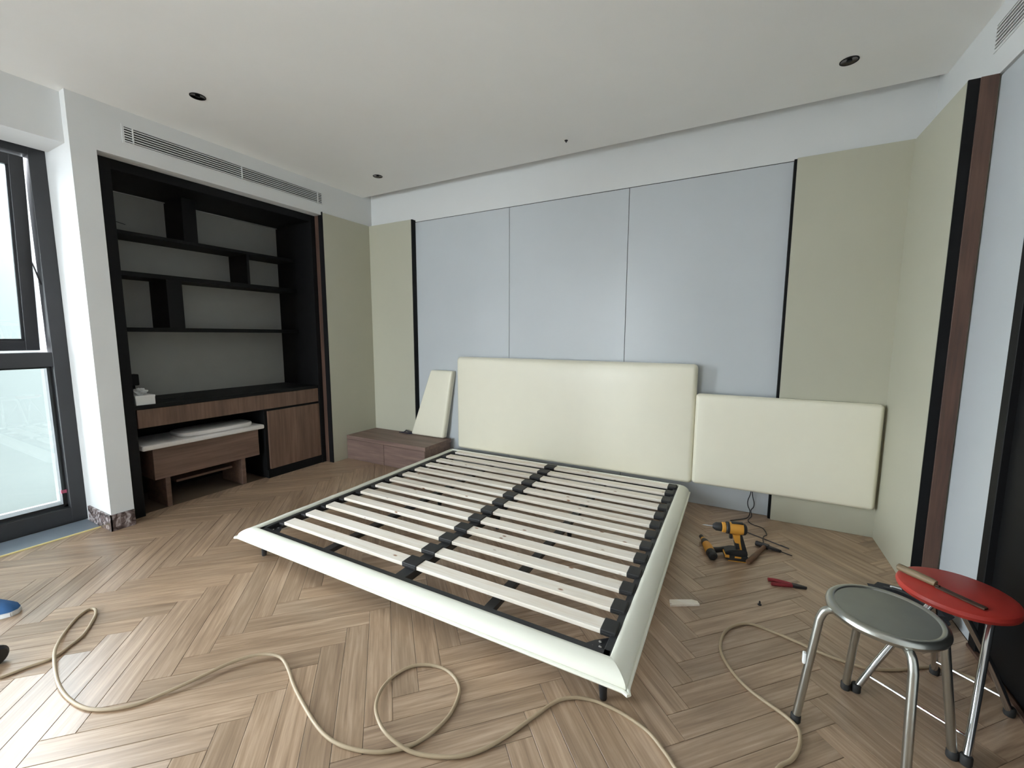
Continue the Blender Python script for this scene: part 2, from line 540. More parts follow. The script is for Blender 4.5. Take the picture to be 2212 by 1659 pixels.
for i, (hid, dist, vert, wp, cp, full) in enumerate(cand):
    o0 = wp[3] if False else wp[0]
    # local frame: x along the plank
    if vert:
        org = Vector(wp[1]); ax = ey; rot = 3 * PI / 4
    else:
        org = Vector(wp[0]); ax = ex; rot = PI / 4
    ay = Vector((-ax.y, ax.x))
    if i < 300 and not hid:
        if full:
            o = bpy.data.objects.new('plank', plank_me)
        else:
            bm = BM()
            lp = [((Vector(p) - org).dot(ax), (Vector(p) - org).dot(ay)) for p in cp]
            cx = sum(p[0] for p in lp) / len(lp); cy = sum(p[1] for p in lp) / len(lp)
            lp = [(p[0] + (GAP if p[0] < 1e-4 else -GAP if p[0] > PL - 1e-4 else 0), p[1] + (GAP if p[1] < 1e-4 else -GAP if p[1] > PW - 1e-4 else 0)) for p in lp]
            prism(bm, lp, -0.012, 0.0)
            bmesh.ops.recalc_face_normals(bm, faces=bm.faces[:])
            uvl = bm.loops.layers.uv.new('UVMap')
            for f in bm.faces:
                for l in f.loops:
                    l[uvl].uv = (l.vert.co.x + 2.0, l.vert.co.y + 2.0)
            me = bpy.data.meshes.new('plank'); bm.to_mesh(me); bm.free(); me.materials.append(M_oak)
            o = bpy.data.objects.new('plank', me)
        o.location = (org.x, org.y, 0); o.rotation_euler = (0, 0, rot)
        COL.objects.link(o); o.parent = floor
    else:
        nrest += 1
        lo = [rest.verts.new((p[0], p[1], -0.012)) for p in cp]
        hi = [rest.verts.new((p[0] * 0.995 + (sum(q[0] for q in cp) / len(cp)) * 0.005, p[1] * 0.995 + (sum(q[1] for q in cp) / len(cp)) * 0.005, 0)) for p in cp]
        fs = [rest.faces.new(hi)] + [rest.faces.new((lo[j], lo[(j + 1) % len(cp)], hi[(j + 1) % len(cp)], hi[j])) for j in range(len(cp))]
        for f in fs:
            for l in f.loops:
                d = Vector((l.vert.co.x, l.vert.co.y)) - org
                l[ruv].uv = (d.dot(ax) + 2.0 + 10 * (nrest % 80), d.dot(ay) + 2.0)
ro = obj('outer_planks', rest, M_oak, floor)
ro['kind'] = 'stuff'

# ------------------------------------------------------------------ ceiling (with the shadow slot along the back wall)
b = BM()
box(b, -3.56, XR, YR, 3.21, ZC, ZC + 0.02)
box(b, -3.56, XR, 3.19, 3.21, ZC + 0.02, ZC + 0.12)
box(b, -4.30, 1.15, YR - 0.15, 3.60, ZC + 0.12, ZC + 0.22)
struct('ceiling', b, M_ceiling)

# ------------------------------------------------------------------ back wall with its laminate panels
b = BM()
box(b, -4.3, 1.15, YB + 0.012, YB + 0.20, -0.1, ZC + 0.12)        # plaster wall
box(b, -3.50, 1.0, YB + 0.001, YB + 0.013, 2.3575, ZC + 0.12)       # plaster skim above the panels
wall_back = struct('wall_back', b, M_plaster)
bxo('shadow_gap', M_groove, wall_back, -3.46, 0.90, YB + 0.006, YB + 0.0125, 0.0, 2.40)
gx = [-2.905, -1.812, -0.783, 0.250]
for i in range(3):
    bxo('panel', M_grey, wall_back, gx[i] + 0.002, gx[i + 1] - 0.002, YB, YB + 0.010, 0.002, 2.352, 0.001)
bxo('black_edge_trim', M_black, wall_back, 0.247, 0.262, YB - 0.04, YB + 0.01, 0.0, 2.352)
bxo('panel', M_beige, wall_back, 0.262, 0.812, 3.262, YB + 0.01, 0.001, 2.352, 0.001)
bxo('panel', M_beige, wall_back, -3.462, -2.880, 3.27, YB + 0.012, 0.001, 2.372, 0.001)
bxo('black_edge_trim', M_black, wall_back, -2.880, -2.866, 3.2695, YB + 0.011, 0.0, 2.372)

# ------------------------------------------------------------------ left wall: column, bulkhead, header over the windows
b = BM()
box(b, -4.25, XL, 1.045, 1.162, -0.1, ZC + 0.1)                # column beside the shelving niche
box(b, -4.00, XL, 1.162, YB + 0.02, 2.352, ZC + 0.1)              # bulkhead above the niche
box(b, -4.25, -4.12, 1.045, YB + 0.02, -0.1, ZC + 0.1)            # wall behind the niche
box(b, -4.25, -3.50, 2.745, YB + 0.02, -0.1, 2.36)              # wall behind the beige panel
box(b, -3.80, -3.53, -2.22, 1.046, 2.36, ZC + 0.1)                  # header box over the windows
box(b, -4.00, -3.80, -2.22, 1.046, 2.40, ZC + 0.1)
box(b, -4.00, -3.46, YR, -2.22, -0.1, ZC + 0.1)                   # wall beyond the windows
wall_left = struct('wall_left', b, M_plaster)
bxo('panel', M_beige, wall_left, -3.502, -3.447, 2.713, 3.27, 0.001, 2.372, 0.001)
bxo('black_edge_trim', M_black, wall_left, -3.502, -3.4465, 2.706, 2.713, 0.0, 2.378)
b = BM(); box(b, -3.552, -3.5025, 2.705, 2.745, 0.0, 2.351, 0.001)
struct('trim_1', b, M_brown)
b = BM()
box(b, XL - 0.001, XL + 0.014, 1.034, 1.160, 0.0, 0.105, 0.002)
box(b, -3.79, XL + 0.014, 1.032, 1.046, 0.0, 0.105, 0.002)
struct('baseboard_left', b, M_marble)
b = BM(); box(b, XW + 0.02, -3.602, -2.22, 1.032, -0.012, 0.006, 0.002)
struct('trim_2', b, M_stone)
t = bxo('masking_tape', M_ytape, None, -3.602, -3.590, -0.6, 1.030, 0.0005, 0.0068)
tag(t, 'strip of pale yellow masking tape along the edge of the stone window sill', 'tape')

# ------------------------------------------------------------------ windows
def window(y0, y1, n, sash=True):
    """one dark aluminium bay: fixed lower pane, awning sash above (open outwards at the bottom)"""
    b = BM()
    xo, xi = XW - 0.09, XW
    jam = 0.075
    zb, zt = 0.03, 2.40
    t0, t1 = 1.045, 1.135
    box(b, xo, xi, y0, y0 + jam, zb, zt, 0.002)
    box(b, xo, xi, y1 - jam, y1 + 0.0, zb, zt, 0.002)
    box(b, xo, xi - 0.001, y0, y1, zb - 0.03, zb + 0.075, 0.002)
    box(b, xo, xi - 0.001, y0, y1, zt - 0.07, zt, 0.002)
    box(b, xo, xi - 0.0015, y0 + jam - 0.01, y1 - jam + 0.01, t0, t1, 0.002)
    fr = struct('window_%d' % n, b, M_frame)
    ya, yb = y0 + jam, y1 - jam
    # glazing bead and gasket of the fixed lower light
    b = BM()
    for (a0, a1, c0, c1) in ((ya, ya + 0.022, zb + 0.075, t0), (yb - 0.022, yb, zb + 0.075, t0), (ya, yb, zb + 0.075, zb + 0.097), (ya, yb, t0 - 0.012, t0)):
        box(b, xo + 0.03, xi - 0.045, a0, a1, c0, c1, 0.001)
    obj('gasket', b, M_gasket, fr)
    bxo('pane', M_glass, fr, xo + 0.042, xo + 0.047, ya + 0.01, yb - 0.01, zb + 0.085, t0 - 0.004)
    # awning sash, hinged at its top edge
    H = Matrix.Translation((xo + 0.02, 0, zt - 0.08)) @ Matrix.Rotation(math.radians(6.0 if sash else 0), 4, 'Y') @ Matrix.Translation((-(xo + 0.02), 0, -(zt - 0.08)))
    sy0, sy1, sz0, sz1, sw = ya + 0.012, yb - 0.012, t1 + 0.008, zt - 0.078, 0.062
    b = BM()
    sx0, sx1 = xo + 0.0, xo + 0.055
    box(b, sx0, sx1, sy0, sy0 + sw, sz0, sz1, 0.002, M=H)
    box(b, sx0, sx1, sy1 - sw, sy1, sz0, sz1, 0.002, M=H)
    box(b, sx0, sx1 - 0.001, sy0, sy1, sz0, sz0 + sw, 0.002, M=H)
    box(b, sx0, sx1 - 0.001, sy0, sy1, sz1 - sw, sz1, 0.002, M=H)
    sa = obj('sash', b, M_frame, fr)
    b = BM(); box(b, sx0 + 0.024, sx0 + 0.030, sy0 + sw - 0.01, sy1 - sw + 0.01, sz0 + sw - 0.01, sz1 - sw + 0.01, M=H)
    obj('pane', b, M_glass, sa)
    b = BM()
    for (a0, a1, c0, c1) in ((sy1 - sw - 0.012, sy1 - sw, sz0 + sw, sz1 - sw), (sy0 + sw, sy0 + sw + 0.012, sz0 + sw, sz1 - sw), (sy0 + sw, sy1 - sw, sz0 + sw, sz0 + sw + 0.012)):
        box(b, sx0 + 0.032, sx1 - 0.01, a0, a1, c0, c1, M=H)
    obj('glazing_bead', b, M_grey_ext if False else M_gasket, sa)
    if sash:
        b = BM()
        tube(b, [(xi - 0.03, y1 - jam - 0.004, 1.56), (xo + 0.0, y1 - jam - 0.008, 1.66), (xo - 0.02, y1 - jam - 0.012, 1.70)], 0.004, 6)
        obj('stay_arm', b, M_iron, fr)
    return fr
w1 = window(0.06, 1.045, 1)
window(-1.08, 0.06, 2, False)
window(-2.22, -1.08, 3, False)
bxo('pink_tape', M_pink, w1, XW - 0.052, XW - 0.044, 0.944, 0.973, 0.200, 0.222)
# outside: reveal, ledge and the white wall across the light well
b = BM()
box(b, -6.05, -5.9, -0.5, 7.0, -4.0, 2.78)
box(b, -4.42, -3.94, 1.045, 1.30, -1.0, 3.2)
box(b, -4.45, -3.95, -2.50, -2.28, -1.0, 3.2)  # unseen wing, added to block grazing sky light on the column return
struct('wall_outside', b, M_white_ext)
b = BM(); box(b, -14.0, -4.35, -16.0, 7.0, -0.50, -0.40); box(b, -4.35, 4.0, -16.0, YR - 0.2, -0.50, -0.40)
struct('floor_outside', b, mat('pale_paving', (0.62, 0.62, 0.61, 1), 0.9, noise=0.05, nscale=3))
b = BM()
box(b, -4.10, -3.94, 0.985, 1.046, -0.2, 1.09)
box(b, -4.14, -3.94, -2.6, 1.046, -0.3, 0.085)
struct('trim_3', b, M_grey_ext)

# ------------------------------------------------------------------ rear wall with the big window behind the camera
b = BM()
rx0, rx1, rz0, rz1 = -3.40, -1.40, 0.10, 2.40
box(b, -4.0, rx0, YR - 0.15, YR, -0.1, ZC + 0.12)
box(b, rx1, 1.15, YR - 0.15, YR, -0.1, ZC + 0.12)
box(b, rx0, rx1, YR - 0.15, YR, -0.1, rz0)
box(b, rx0, rx1, YR - 0.15, YR, rz1, ZC + 0.12)
box(b, -1.90, 1.15, YR, -1.90, -0.1, ZC + 0.12)                    # unseen block, added to shade the right side from the rear window
struct('wall_rear', b, M_plaster)
b = BM()
for (a0, a1, c0, c1) in ((rx0, rx0 + 0.06, rz0, rz1), (rx1 - 0.06, rx1, rz0, rz1), (rx0, rx1, rz0, rz0 + 0.06), (rx0, rx1, rz1 - 0.06, rz1), (-2.43, -2.37, rz0, rz1)):
    box(b, a0, a1, YR - 0.10, YR - 0.03, c0, c1)
w4 = struct('window_4', b, M_frame)
bxo('pane', M_glass, w4, rx0 + 0.03, rx1 - 0.03, YR - 0.068, YR - 0.062, rz0 + 0.03, rz1 - 0.03)

# ------------------------------------------------------------------ right wall: bulkhead, beige panel, black door
b = BM()
box(b, XR, 1.15, YR, YB + 0.02, 2.345, ZC + 0.12)
box(b, 0.925, 1.15, 2.27, YB + 0.02, -0.012, 2.345)
box(b, 0.96, 1.15, YR, 2.27, -0.1, 2.345)
box(b, 0.90, 0.96, YR, 1.10, -0.012, 2.345)
wall_right = struct('wall_right', b, M_plaster)
bxo('panel', M_grey, wall_right, 0.908, 0.926, 2.268, 2.640, 0.0, 2.338, 0.001)
bxo('panel', M_beige, wall_right, 0.808, 0.926, 2.640, 3.30, 0.001, 2.3445, 0.001)
bxo('black_edge_trim', M_black, wall_right, 0.8075, 0.845, 2.632, 2.640, 0.0, 2.3445)
b = BM(); box(b, 0.845, 0.901, 2.626, 2.640, 0.0, 2.3445, 0.001)
struct('trim_4', b, M_brown)
b = BM()
box(b, 0.893, 0.955, 2.215, 2.268, 0.0, 2.343, 0.002)
box(b, 0.893, 0.955, 1.10, 1.155, 0.0, 2.343, 0.002)
box(b, 0.893, 0.955, 1.10, 2.268, 2.295, 2.344, 0.002)
door = struct('door_1', b, M_black)
bxo('door_leaf', M_black, door, 0.915, 0.955, 1.155, 2.215, 0.004, 2.295, 0.002)
b = BM()
tube(b, [(0.917, 1.24, 1.02), (0.875, 1.24, 1.02), (0.870, 1.25, 1.02), (0.870, 1.36, 1.02)], 0.009, 8)
obj('door_handle', b, M_iron, door, smooth=True)

b = BM(); box(b, 0.888, 0.9055, 1.10, 2.268, -0.001, 0.012, 0.002)
struct('trim_5', b, M_brown)

# ------------------------------------------------------------------ air vents
def vent(name, label, x, sgn, y0, y1, z0, z1, ns, blades):
    r = thing(name, label, 'vent', (x, (y0 + y1) / 2, z0))
    w = (y1 - y0) / 2; h = z1 - z0
    bxo('duct_backing', M_black, r, sgn * 0.0002, sgn * 0.0008, -w, w, 0.0, h)
    for i in range(ns):
        zc = h * (i + 0.5) / ns - h / ns * 0.12
        b = BM(); box(b, 0.0, 0.006, -w, w, -0.0030, 0.0030, M=Matrix.Translation((0, 0, zc)) @ (Matrix.Rotation(PI, 4, 'Z') if sgn < 0 else Matrix.Identity(4)))
        obj('slat', b, M_plaster, r)
    for q in blades:
        bxo('divider', M_plaster, r, min(0, sgn * 0.009), max(0, sgn * 0.009), q * w - 0.003, q * w + 0.003, 0.0, h)
    b = BM()
    for (a0, a1, c0, c1) in ((-w - 0.012, -w, -0.012, h + 0.012), (w, w + 0.012, -0.012, h + 0.012), (-w, w, -0.012, -0.002), (-w, w, h + 0.001, h + 0.012)):
        box(b, min(0, sgn * 0.004), max(0, sgn * 0.004), a0, a1, c0, c1)
    obj('frame', b, M_plaster, r)
vent('air_vent', 'long white slotted air vent above the black shelving niche', XL, 1, 1.302, 2.720, 2.452, 2.541, 6, (-0.94, 0.0, 0.94))
vent('air_vent', 'pale slotted air vent in the bulkhead above the black door', XR, -1, 1.25, 2.690, 2.470, 2.565, 6, (0.0,))

# ------------------------------------------------------------------ ceiling downlights
def downlight(x, y, label):
    r = thing('downlight', label, 'light', (x, y, ZC), group=None)
    b = BM(); lathe(b, [(0.041, -0.0005), (0.041, -0.003), (0.036, -0.003), (0.034, -0.0005)], 32, cap=False); obj('trim_ring', b, M_black, r, smooth=True)
    b = BM(); lathe(b, [(0.0355, -0.0022), (0.034, -0.0012), (0.0, -0.0009)], 32, cap=False)
    obj('reflector', b, M_dlight, r, smooth=True)
    b = BM(); lathe(b, [(0.010, -0.0030), (0.012, -0.0022), (0.012, -0.0010)], 20); obj('lens', b, M_black, r, smooth=True)
downlight(-2.877, 1.448, 'small dark recessed downlight over the bench, nearest the long vent')
downlight(-2.877, 2.850, 'small dark recessed downlight near the back left corner, above the platform nightstand')
downlight(0.416, 2.835, 'small dark recessed downlight at the right, above the wide side panel')
b = BM(); lathe(b, [(0.012, -0.0005), (0.012, -0.004), (0.006, -0.008), (0.003, -0.016)], 16)
o = obj('ceiling_hook', b, M_iron, None); o.location = (-1.167, 2.984, ZC)
tag(o, 'tiny dark fixing in the ceiling above the headboard', 'fixing')

# ------------------------------------------------------------------ shelving niche (built-in)
NX0, NX1, NY0, NY1, NZ = -4.09, -3.548, 1.164, 2.704, 2.350
u = thing('shelving_unit', 'black built-in shelving unit with open shelves, desk top and walnut fronts', 'shelf', (NX1, NY0, 0))
def nb(name, m, x0, x1, y0, y1, z0, z1, bev=0.001, par=None):
    return bxo(name, m, par or u, x0 - NX1, x1 - NX1, y0 - NY0, y1 - NY0, z0, z1, bev)
nb('side_panel', M_black, NX0, NX1, NY0, NY0 + 0.086, 0.0, NZ)
nb('side_panel', M_black, NX0, NX1, NY1 - 0.045, NY1, 0.0, NZ)
nb('top_panel', M_black, NX0, NX1 - 0.001, NY0 + 0.086, NY1 - 0.045, 2.290, NZ)
bp = nb('back_panel', M_backp, NX0, NX0 + 0.018, NY0 + 0.086, NY1 - 0.045, 0.62, 2.290)
nb('lower_back_panel', M_black, NX0, NX0 + 0.018, NY0 + 0.086, NY1 - 0.045, 0.0, 0.62)
XF = -3.80
sy0, sy1 = NY0 + 0.086, NY1 - 0.045
nb('shelf', M_black, NX0 + 0.018, XF, sy0, sy1, 1.945, 1.968)
nb('shelf', M_black, NX0 + 0.018, XF, sy0, sy1, 1.660, 1.692)
nb('shelf', M_black, NX0 + 0.018, XF, sy0, sy1, 1.270, 1.300)
nb('divider', M_black, NX0 + 0.018, XF - 0.001, 1.740, 1.836, 1.968, 2.290)
nb('divider', M_black, NX0 + 0.018, XF - 0.001, 2.200, 2.222, 1.692, 1.945)
nb('divider', M_black, NX0 + 0.018, XF - 0.001, 1.597, 1.698, 1.300, 1.660)
nb('light_strip', M_alu, NX0 + 0.03, NX0 + 0.04, sy0, 1.740, 2.278, 2.285)
nb('light_strip', M_alu, NX0 + 0.03, NX0 + 0.04, 1.836, sy1, 2.278, 2.285)
nb('desk_top', M_black, NX0 + 0.018, NX1 - 0.004, sy0, sy1, 0.742, 0.768)
dr = nb('drawer_front', M_walnutH, NX1 - 0.030, NX1 - 0.010, sy0 + 0.012, sy1 - 0.004, 0.612, 0.740)
nb('drawer_box', M_black, NX0 + 0.018, NX1 - 0.030, sy0, sy1, 0.614, 0.742)
nb('cabinet_body', M_black, NX0 + 0.018, NX1 - 0.024, 2.125, sy1, 0.0, 0.614)
nb('cabinet_door', M_walnutH, NX1 - 0.024, NX1 - 0.004, 2.150, sy1 - 0.004, 0.078, 0.592)
nb('plinth', M_black, NX1 - 0.024, NX1 - 0.006, 2.125, sy1, 0.0, 0.072)
b = BM()
tube(b, catmull([(-0.50, 0.10, 2.30), (-0.49, 0.14, 2.16), (-0.47, 0.20, 2.08), (-0.46, 0.30, 2.05)]), 0.0025, 6)
tube(b, catmull([(-0.50, 0.10, 2.20), (-0.48, 0.19, 2.04), (-0.46, 0.28, 2.00), (-0.45, 0.36, 1.985)]), 0.0025, 6)
obj('loose_wire', b, M_cable, u)
nb('pink_tape_reflection', M_pink, NX1 - 0.20, NX1 - 0.15, sy0 - 0.0005, sy0 + 0.001, 0.10, 0.115)  # reflection of the window's pink tape, put in as a coloured strip

# things on the desk
r = thing('cardboard_box', 'small white cardboard box at the left end of the black desk top', 'box', (-3.645, 1.318, 0.768), 0.03)
b = BM(); box(b, -0.075, 0.075, -0.055, 0.055, 0.0, 0.066, 0.002); obj('body', b, M_card, r)
b = BM(); box(b, -0.076, 0.076, -0.056, 0.056, 0.052, 0.0665, 0.001); obj('lid', b, M_card, r)
b = BM()
bmesh.ops.create_icosphere(b, subdivisions=3, radius=1.0)
for v in b.verts:
    n = 0.75 + 0.30 * math.sin(7 * v.co.x + 3 * v.co.z) * math.cos(6 * v.co.y + v.co.z * 4) + 0.1 * math.sin(13 * v.co.y + 9 * v.co.x)
    v.co = Vector((v.co.x * 0.045 * n, v.co.y * 0.052 * n, max(-0.018, v.co.z * 0.032 * n)))
o = obj('plastic_bag', b, mat('crumpled_plastic', (0.62, 0.63, 0.63, 1), 0.25, bump=0.3, bscale=40), None)
o.location = (-3.650, 1.312, 0.8345 + 0.018)
tag(o, 'crumpled clear plastic bag on top of the small white box', 'bag')
r = thing('camera_stand', 'dark stepped gadget standing behind the white box on the desk', 'gadget', (-3.80, 1.352, 0.768))
b = BM(); box(b, -0.05, 0.05, -0.07, 0.02, 0, 0.06, 0.006, 2); obj('base', b, M_black, r)
b = BM(); box(b, -0.02, 0.02, -0.055, -0.005, 0.06, 0.12, 0.004, 2); obj('stem', b, M_black, r)
b = BM(); box(b, -0.035, 0.035, -0.08, 0.015, 0.12, 0.20, 0.006, 2); obj('head', b, M_black, r)
b = BM(); tube(b, catmull([(0.03, 0.02, 0.03), (0.00, 0.07, 0.03), (0.0, 0.14, 0.006), (0.04, 0.22, 0.004), (-0.10, 0.34, 0.004)]), 0.0022, 6); obj('cord', b, M_cable, r)

# ------------------------------------------------------------------ bench under the desk
r = thing('bench', 'low walnut bench with pale padded top tucked under the desk', 'bench', (-3.585, 1.70, 0))
b = BM(); box(b, -0.36, 0.030, -0.430, 0.415, 0.448, 0.484, 0.010, 3); obj('padded_top', b, M_bench_top, r, smooth=True)
b = BM(); box(b, -0.34, 0.0, -0.365, 0.375, 0.222, 0.448, 0.002); obj('body', b, M_walnut, r)
bxo('shelf', M_walnut, r, -0.33, -0.10, -0.20, 0.20, 0.140, 0.158, 0.002)
for y in (-0.285, 0.245):
    bxo('leg', M_walnut, r, -0.32, -0.012, y - 0.016, y + 0.016, 0.0, 0.222, 0.003)
b = BM()
poly = [(0.27 * (1 if math.cos(a) > 0 else -1) * abs(math.cos(a)) ** 0.5, 0.14 * (1 if math.sin(a) > 0 else -1) * abs(math.sin(a)) ** 0.5) for a in [i * 2 * PI / 48 for i in range(48)]]
def pad(bm, poly, h, r):
    rings = []
    for (ins, z) in ((r, 0.0), (0.3 * r, 0.3 * r), (0, r), (0, h - r), (0.3 * r, h - 0.3 * r), (r, h)):
        rings.append([bm.verts.new((p[0] * (1 - ins / 0.27), p[1] * (1 - ins / 0.14), z)) for p in poly])
    n = len(poly)
    for A, B in zip(rings, rings[1:]):
        for k in range(n): bm.faces.new((A[k], A[(k + 1) % n], B[(k + 1) % n], B[k]))
    bm.faces.new(list(reversed(rings[0]))); bm.faces.new(rings[-1])
pad(b, poly, 0.034, 0.010)
o = obj('seat_pad', b, M_bench_top, None, smooth=True); o.location = (-3.722, 1.795, 0.484); o.rotation_euler = (0, 0, PI / 2)
tag(o, 'pale rounded seat pad lying on top of the walnut bench', 'cushion')

# ------------------------------------------------------------------ platform nightstand
r = thing('nightstand', 'low walnut platform nightstand in the back left corner beside the bed', 'nightstand', (-3.446, 2.875, 0))
bxo('body', M_walnutX, r, 0.0, 1.010, 0.006, 0.388, 0.0, 0.205, 0.001)
bxo('top', M_walnutX, r, 0.0, 1.015, 0.0, 0.392, 0.207, 0.243, 0.001)
bxo('drawer_front', M_walnutX, r, 0.002, 0.504, 0.000, 0.0055, 0.004, 0.2045, 0.0012)
bxo('drawer_front', M_walnutX, r, 0.508, 1.008, 0.000, 0.0055, 0.004, 0.2045, 0.0012)
b = BM()
for k in range(4):
    a = random.uniform(-0.02, 0.02)
    tube(b, catmull([(-3.06 + 0.02 * k, 3.215 + 0.01 * k, 0.2465), (-2.99, 3.222 + 0.010 * k + a * 0.5, 0.2475 + 0.008 * k), (-2.93, 3.205 + 0.012 * k, 0.2475 + 0.004 * k), (-2.885, 3.235 + 0.006 * k, 0.2475 + 0.003 * k)]), 0.0032, 6)
o = obj('power_cable', b, mat('blue_black_cable', (0.02, 0.022, 0.045, 1), 0.5), None)
tag(o, 'dark blue-black cable tails lying on the nightstand by the leaning panel', 'cable')

# ------------------------------------------------------------------ upholstered panels
def padded(name, label, corners, t, loc, rx=0.0, puff=0.012, rr=0.022, pip=True, m=M_leather):
    r = thing(name, label, 'panel' if 'panel' in name else 'headboard', loc)
    r.rotation_euler = (rx, 0, 0)
    b = BM()
    ring = cushion(b, corners, t, puff, rr)
    pts = [v.co.copy() for v in ring]
    obj('upholstery', b, m, r, smooth=True, ang=math.radians(60))
    if pip:
        b = BM()
        tube(b, [Vector((p.x, rr + 0.004, p.z)) for p in pts], 0.0032, 6, closed=True)
        obj('piping', b, m, r, smooth=True)
    return r
padded('headboard', 'tall cream leather headboard standing behind the slatted bed', ((-1.038, 0.0), (1.038, 0.0), (1.038, 0.868), (-1.038, 0.868)), 0.090, (-1.281, 3.212, 0.179), rr=0.030, puff=0.014)
padded('headboard_side_panel', 'wide cream leather panel hung on the wall right of the headboard', ((-0.5145, 0.0), (0.5145, 0.0), (0.5145, 0.650), (-0.5145, 0.650)), 0.060, (0.2755, 3.200, 0.192), rr=0.022, puff=0.008)
padded('headboard_end_panel', 'small cream leather panel leaning upright on the nightstand left of the headboard', ((-0.205, 0.0), (0.205, 0.0), (0.295, 0.665), (0.030, 0.665)), 0.055, (-2.690, 3.205, 0.2475), rx=math.radians(-4.0), rr=0.022, puff=0.006, pip=False)

# ------------------------------------------------------------------ bed
BX0, BX1 = -2.420, -0.248     # outer corners at the foot
BY0, BY1 = 1.240, 3.190
INS = 0.079
IX0, IX1, IY0 = BX0 + INS, BX1 - INS, BY0 + INS
bed = thing('bed_frame', 'low double bed base with cream padded rails and bare pine slats', 'bed', (0, 0, 0))
def rail_profile():
    # (offset outwards from the inner edge, height)
    p = [(0.000, 0.088), (0.000, 0.150), (0.002, 0.162), (0.008, 0.1675)]
    for i in range(1, 10):
        a = i / 9 * PI / 2
        p.append((0.008 + 0.066 * math.sin(a) , 0.126 + 0.0415 * math.cos(a) ** 0.9))
    p += [(0.072, 0.118), (0.060, 0.104), (0.036, 0.090)]
    return p
PR = rail_profile()
def sweep_rail(a_fn, b_fn, n=24, wob=0.0):
    bm = BM()
    R = []
    for i in range(n + 1):
        t = i / n
        row = []
        for (o, z) in PR:
            A = Vector(a_fn(o)); B = Vector(b_fn(o))
            p = A.lerp(B, t)
            row.append(bm.verts.new((p.x, p.y, z + (0.0012 * math.sin(t * 37 + o * 60) if 0.03 < o < 0.07 else 0))))
        R.append(row)
    m = len(PR)
    for A, B in zip(R, R[1:]):
        for k in range(m):
            bm.faces.new((A[k], A[(k + 1) % m], B[(k + 1) % m], B[k]))
    bm.faces.new(R[0]); bm.faces.new(list(reversed(R[-1])))
    return bm
g = 0.0004
obj('foot_rail', sweep_rail(lambda o: (IX0 - o + g, IY0 - o, 0), lambda o: (IX1 + o - g, IY0 - o, 0), 40), M_leather2, bed, smooth=True, ang=math.radians(50))
obj('side_rail', sweep_rail(lambda o: (IX0 - o, IY0 - o + g, 0), lambda o: (IX0 - o, BY1, 0), 30), M_leather2, bed, smooth=True, ang=math.radians(50))
obj('side_rail', sweep_rail(lambda o: (IX1 + o, IY0 - o + g, 0), lambda o: (IX1 + o, BY1, 0), 30), M_leather2, bed, smooth=True, ang=math.radians(50))
bxo('head_rail', M_leather2, bed, IX0 - 0.02, IX1 + 0.02, BY1 - 0.012, BY1, 0.09, 0.170, 0.004, 2)
b = BM()
e = 0.078
pp = [(BX0 + INS - e, BY1, 0.1225)] + [(BX0 + INS - e, BY1 - (BY1 - BY0 - 0.03) * i / 20, 0.1225) for i in range(1, 21)]
pp += [(IX0 - e - 0.001, IY0 - e + 0.010, 0.1225), (IX0 - e - 0.008, IY0 - e - 0.004, 0.1215), (IX0 - e - 0.004, IY0 - e - 0.008, 0.1215), (IX0 - e + 0.012, IY0 - e - 0.001, 0.1225)]
pp += [(BX0 + 0.03 + (BX1 - BX0 - 0.06) * i / 24, IY0 - e, 0.1225) for i in range(25)]
pp += [(IX1 + e - 0.012, IY0 - e - 0.001, 0.1225), (IX1 + e + 0.004, IY0 - e - 0.008, 0.1215), (IX1 + e + 0.008, IY0 - e - 0.004, 0.1215), (IX1 + e + 0.001, IY0 - e + 0.012, 0.1225)]
pp += [(IX1 + e, BY0 + 0.03 + (BY1 - BY0 - 0.03) * i / 20, 0.1225) for i in range(21)]
tube(b, pp, 0.0072, 8)
obj('piping', b, M_leather2, bed, smooth=True)
# steel frame
b = BM()
fz0, fz1 = 0.110, 0.150
box(b, IX0 + 0.001, IX0 + 0.026, IY0, BY1 - 0.013, fz0, fz1 + 0.008, 0.002)
box(b, IX1 - 0.026, IX1 - 0.001, IY0, BY1 - 0.013, fz0, fz1 + 0.008, 0.002)
box(b, IX0 + 0.001, IX1 - 0.001, IY0 + 0.001, IY0 + 0.030, fz0, fz1 + 0.008, 0.002)
box(b, IX0 + 0.001, IX1 - 0.001, BY1 - 0.045, BY1 - 0.013, fz0, fz1 + 0.004, 0.002)
for (cx, sx) in ((IX0, 1), (IX1, -1)):       # corner gusset plates
    poly = [(cx + sx * 0.02, IY0 + 0.02), (cx + sx * 0.13, IY0 + 0.02), (cx + sx * 0.075, IY0 + 0.085), (cx + sx * 0.02, IY0 + 0.13)]
    if sx < 0: poly = list(reversed(poly))
    prism(b, poly, 0.128, 0.136)
obj('steel_frame', b, M_metal, bed)
for (cx, sx) in ((IX0, 1), (IX1, -1)):
    for (dx, dy) in ((0.048, 0.055), (0.075, 0.045), (0.055, 0.080)):
        b = BM(); lathe(b, [(0.0065, 0.0), (0.0065, 0.004), (0.003, 0.006)], 10, Matrix.Translation((cx + sx * dx, IY0 + dy, 0.136)))
        obj('bolt', b, M_chrome, bed, smooth=True)
for x in (-1.85, -1.62, -0.95, -0.72):
    b = BM(); lathe(b, [(0.006, 0.0), (0.006, 0.003), (0.003, 0.005)], 10, Matrix.Translation((x, BY1 - 0.029, 0.154)))
    obj('bolt', b, M_chrome, bed, smooth=True)
CXB = -1.3125
bxo('center_beam', M_metal, bed, CXB - 0.030, CXB + 0.030, IY0 + 0.03, BY1 - 0.045, 0.108, 0.149, 0.002)
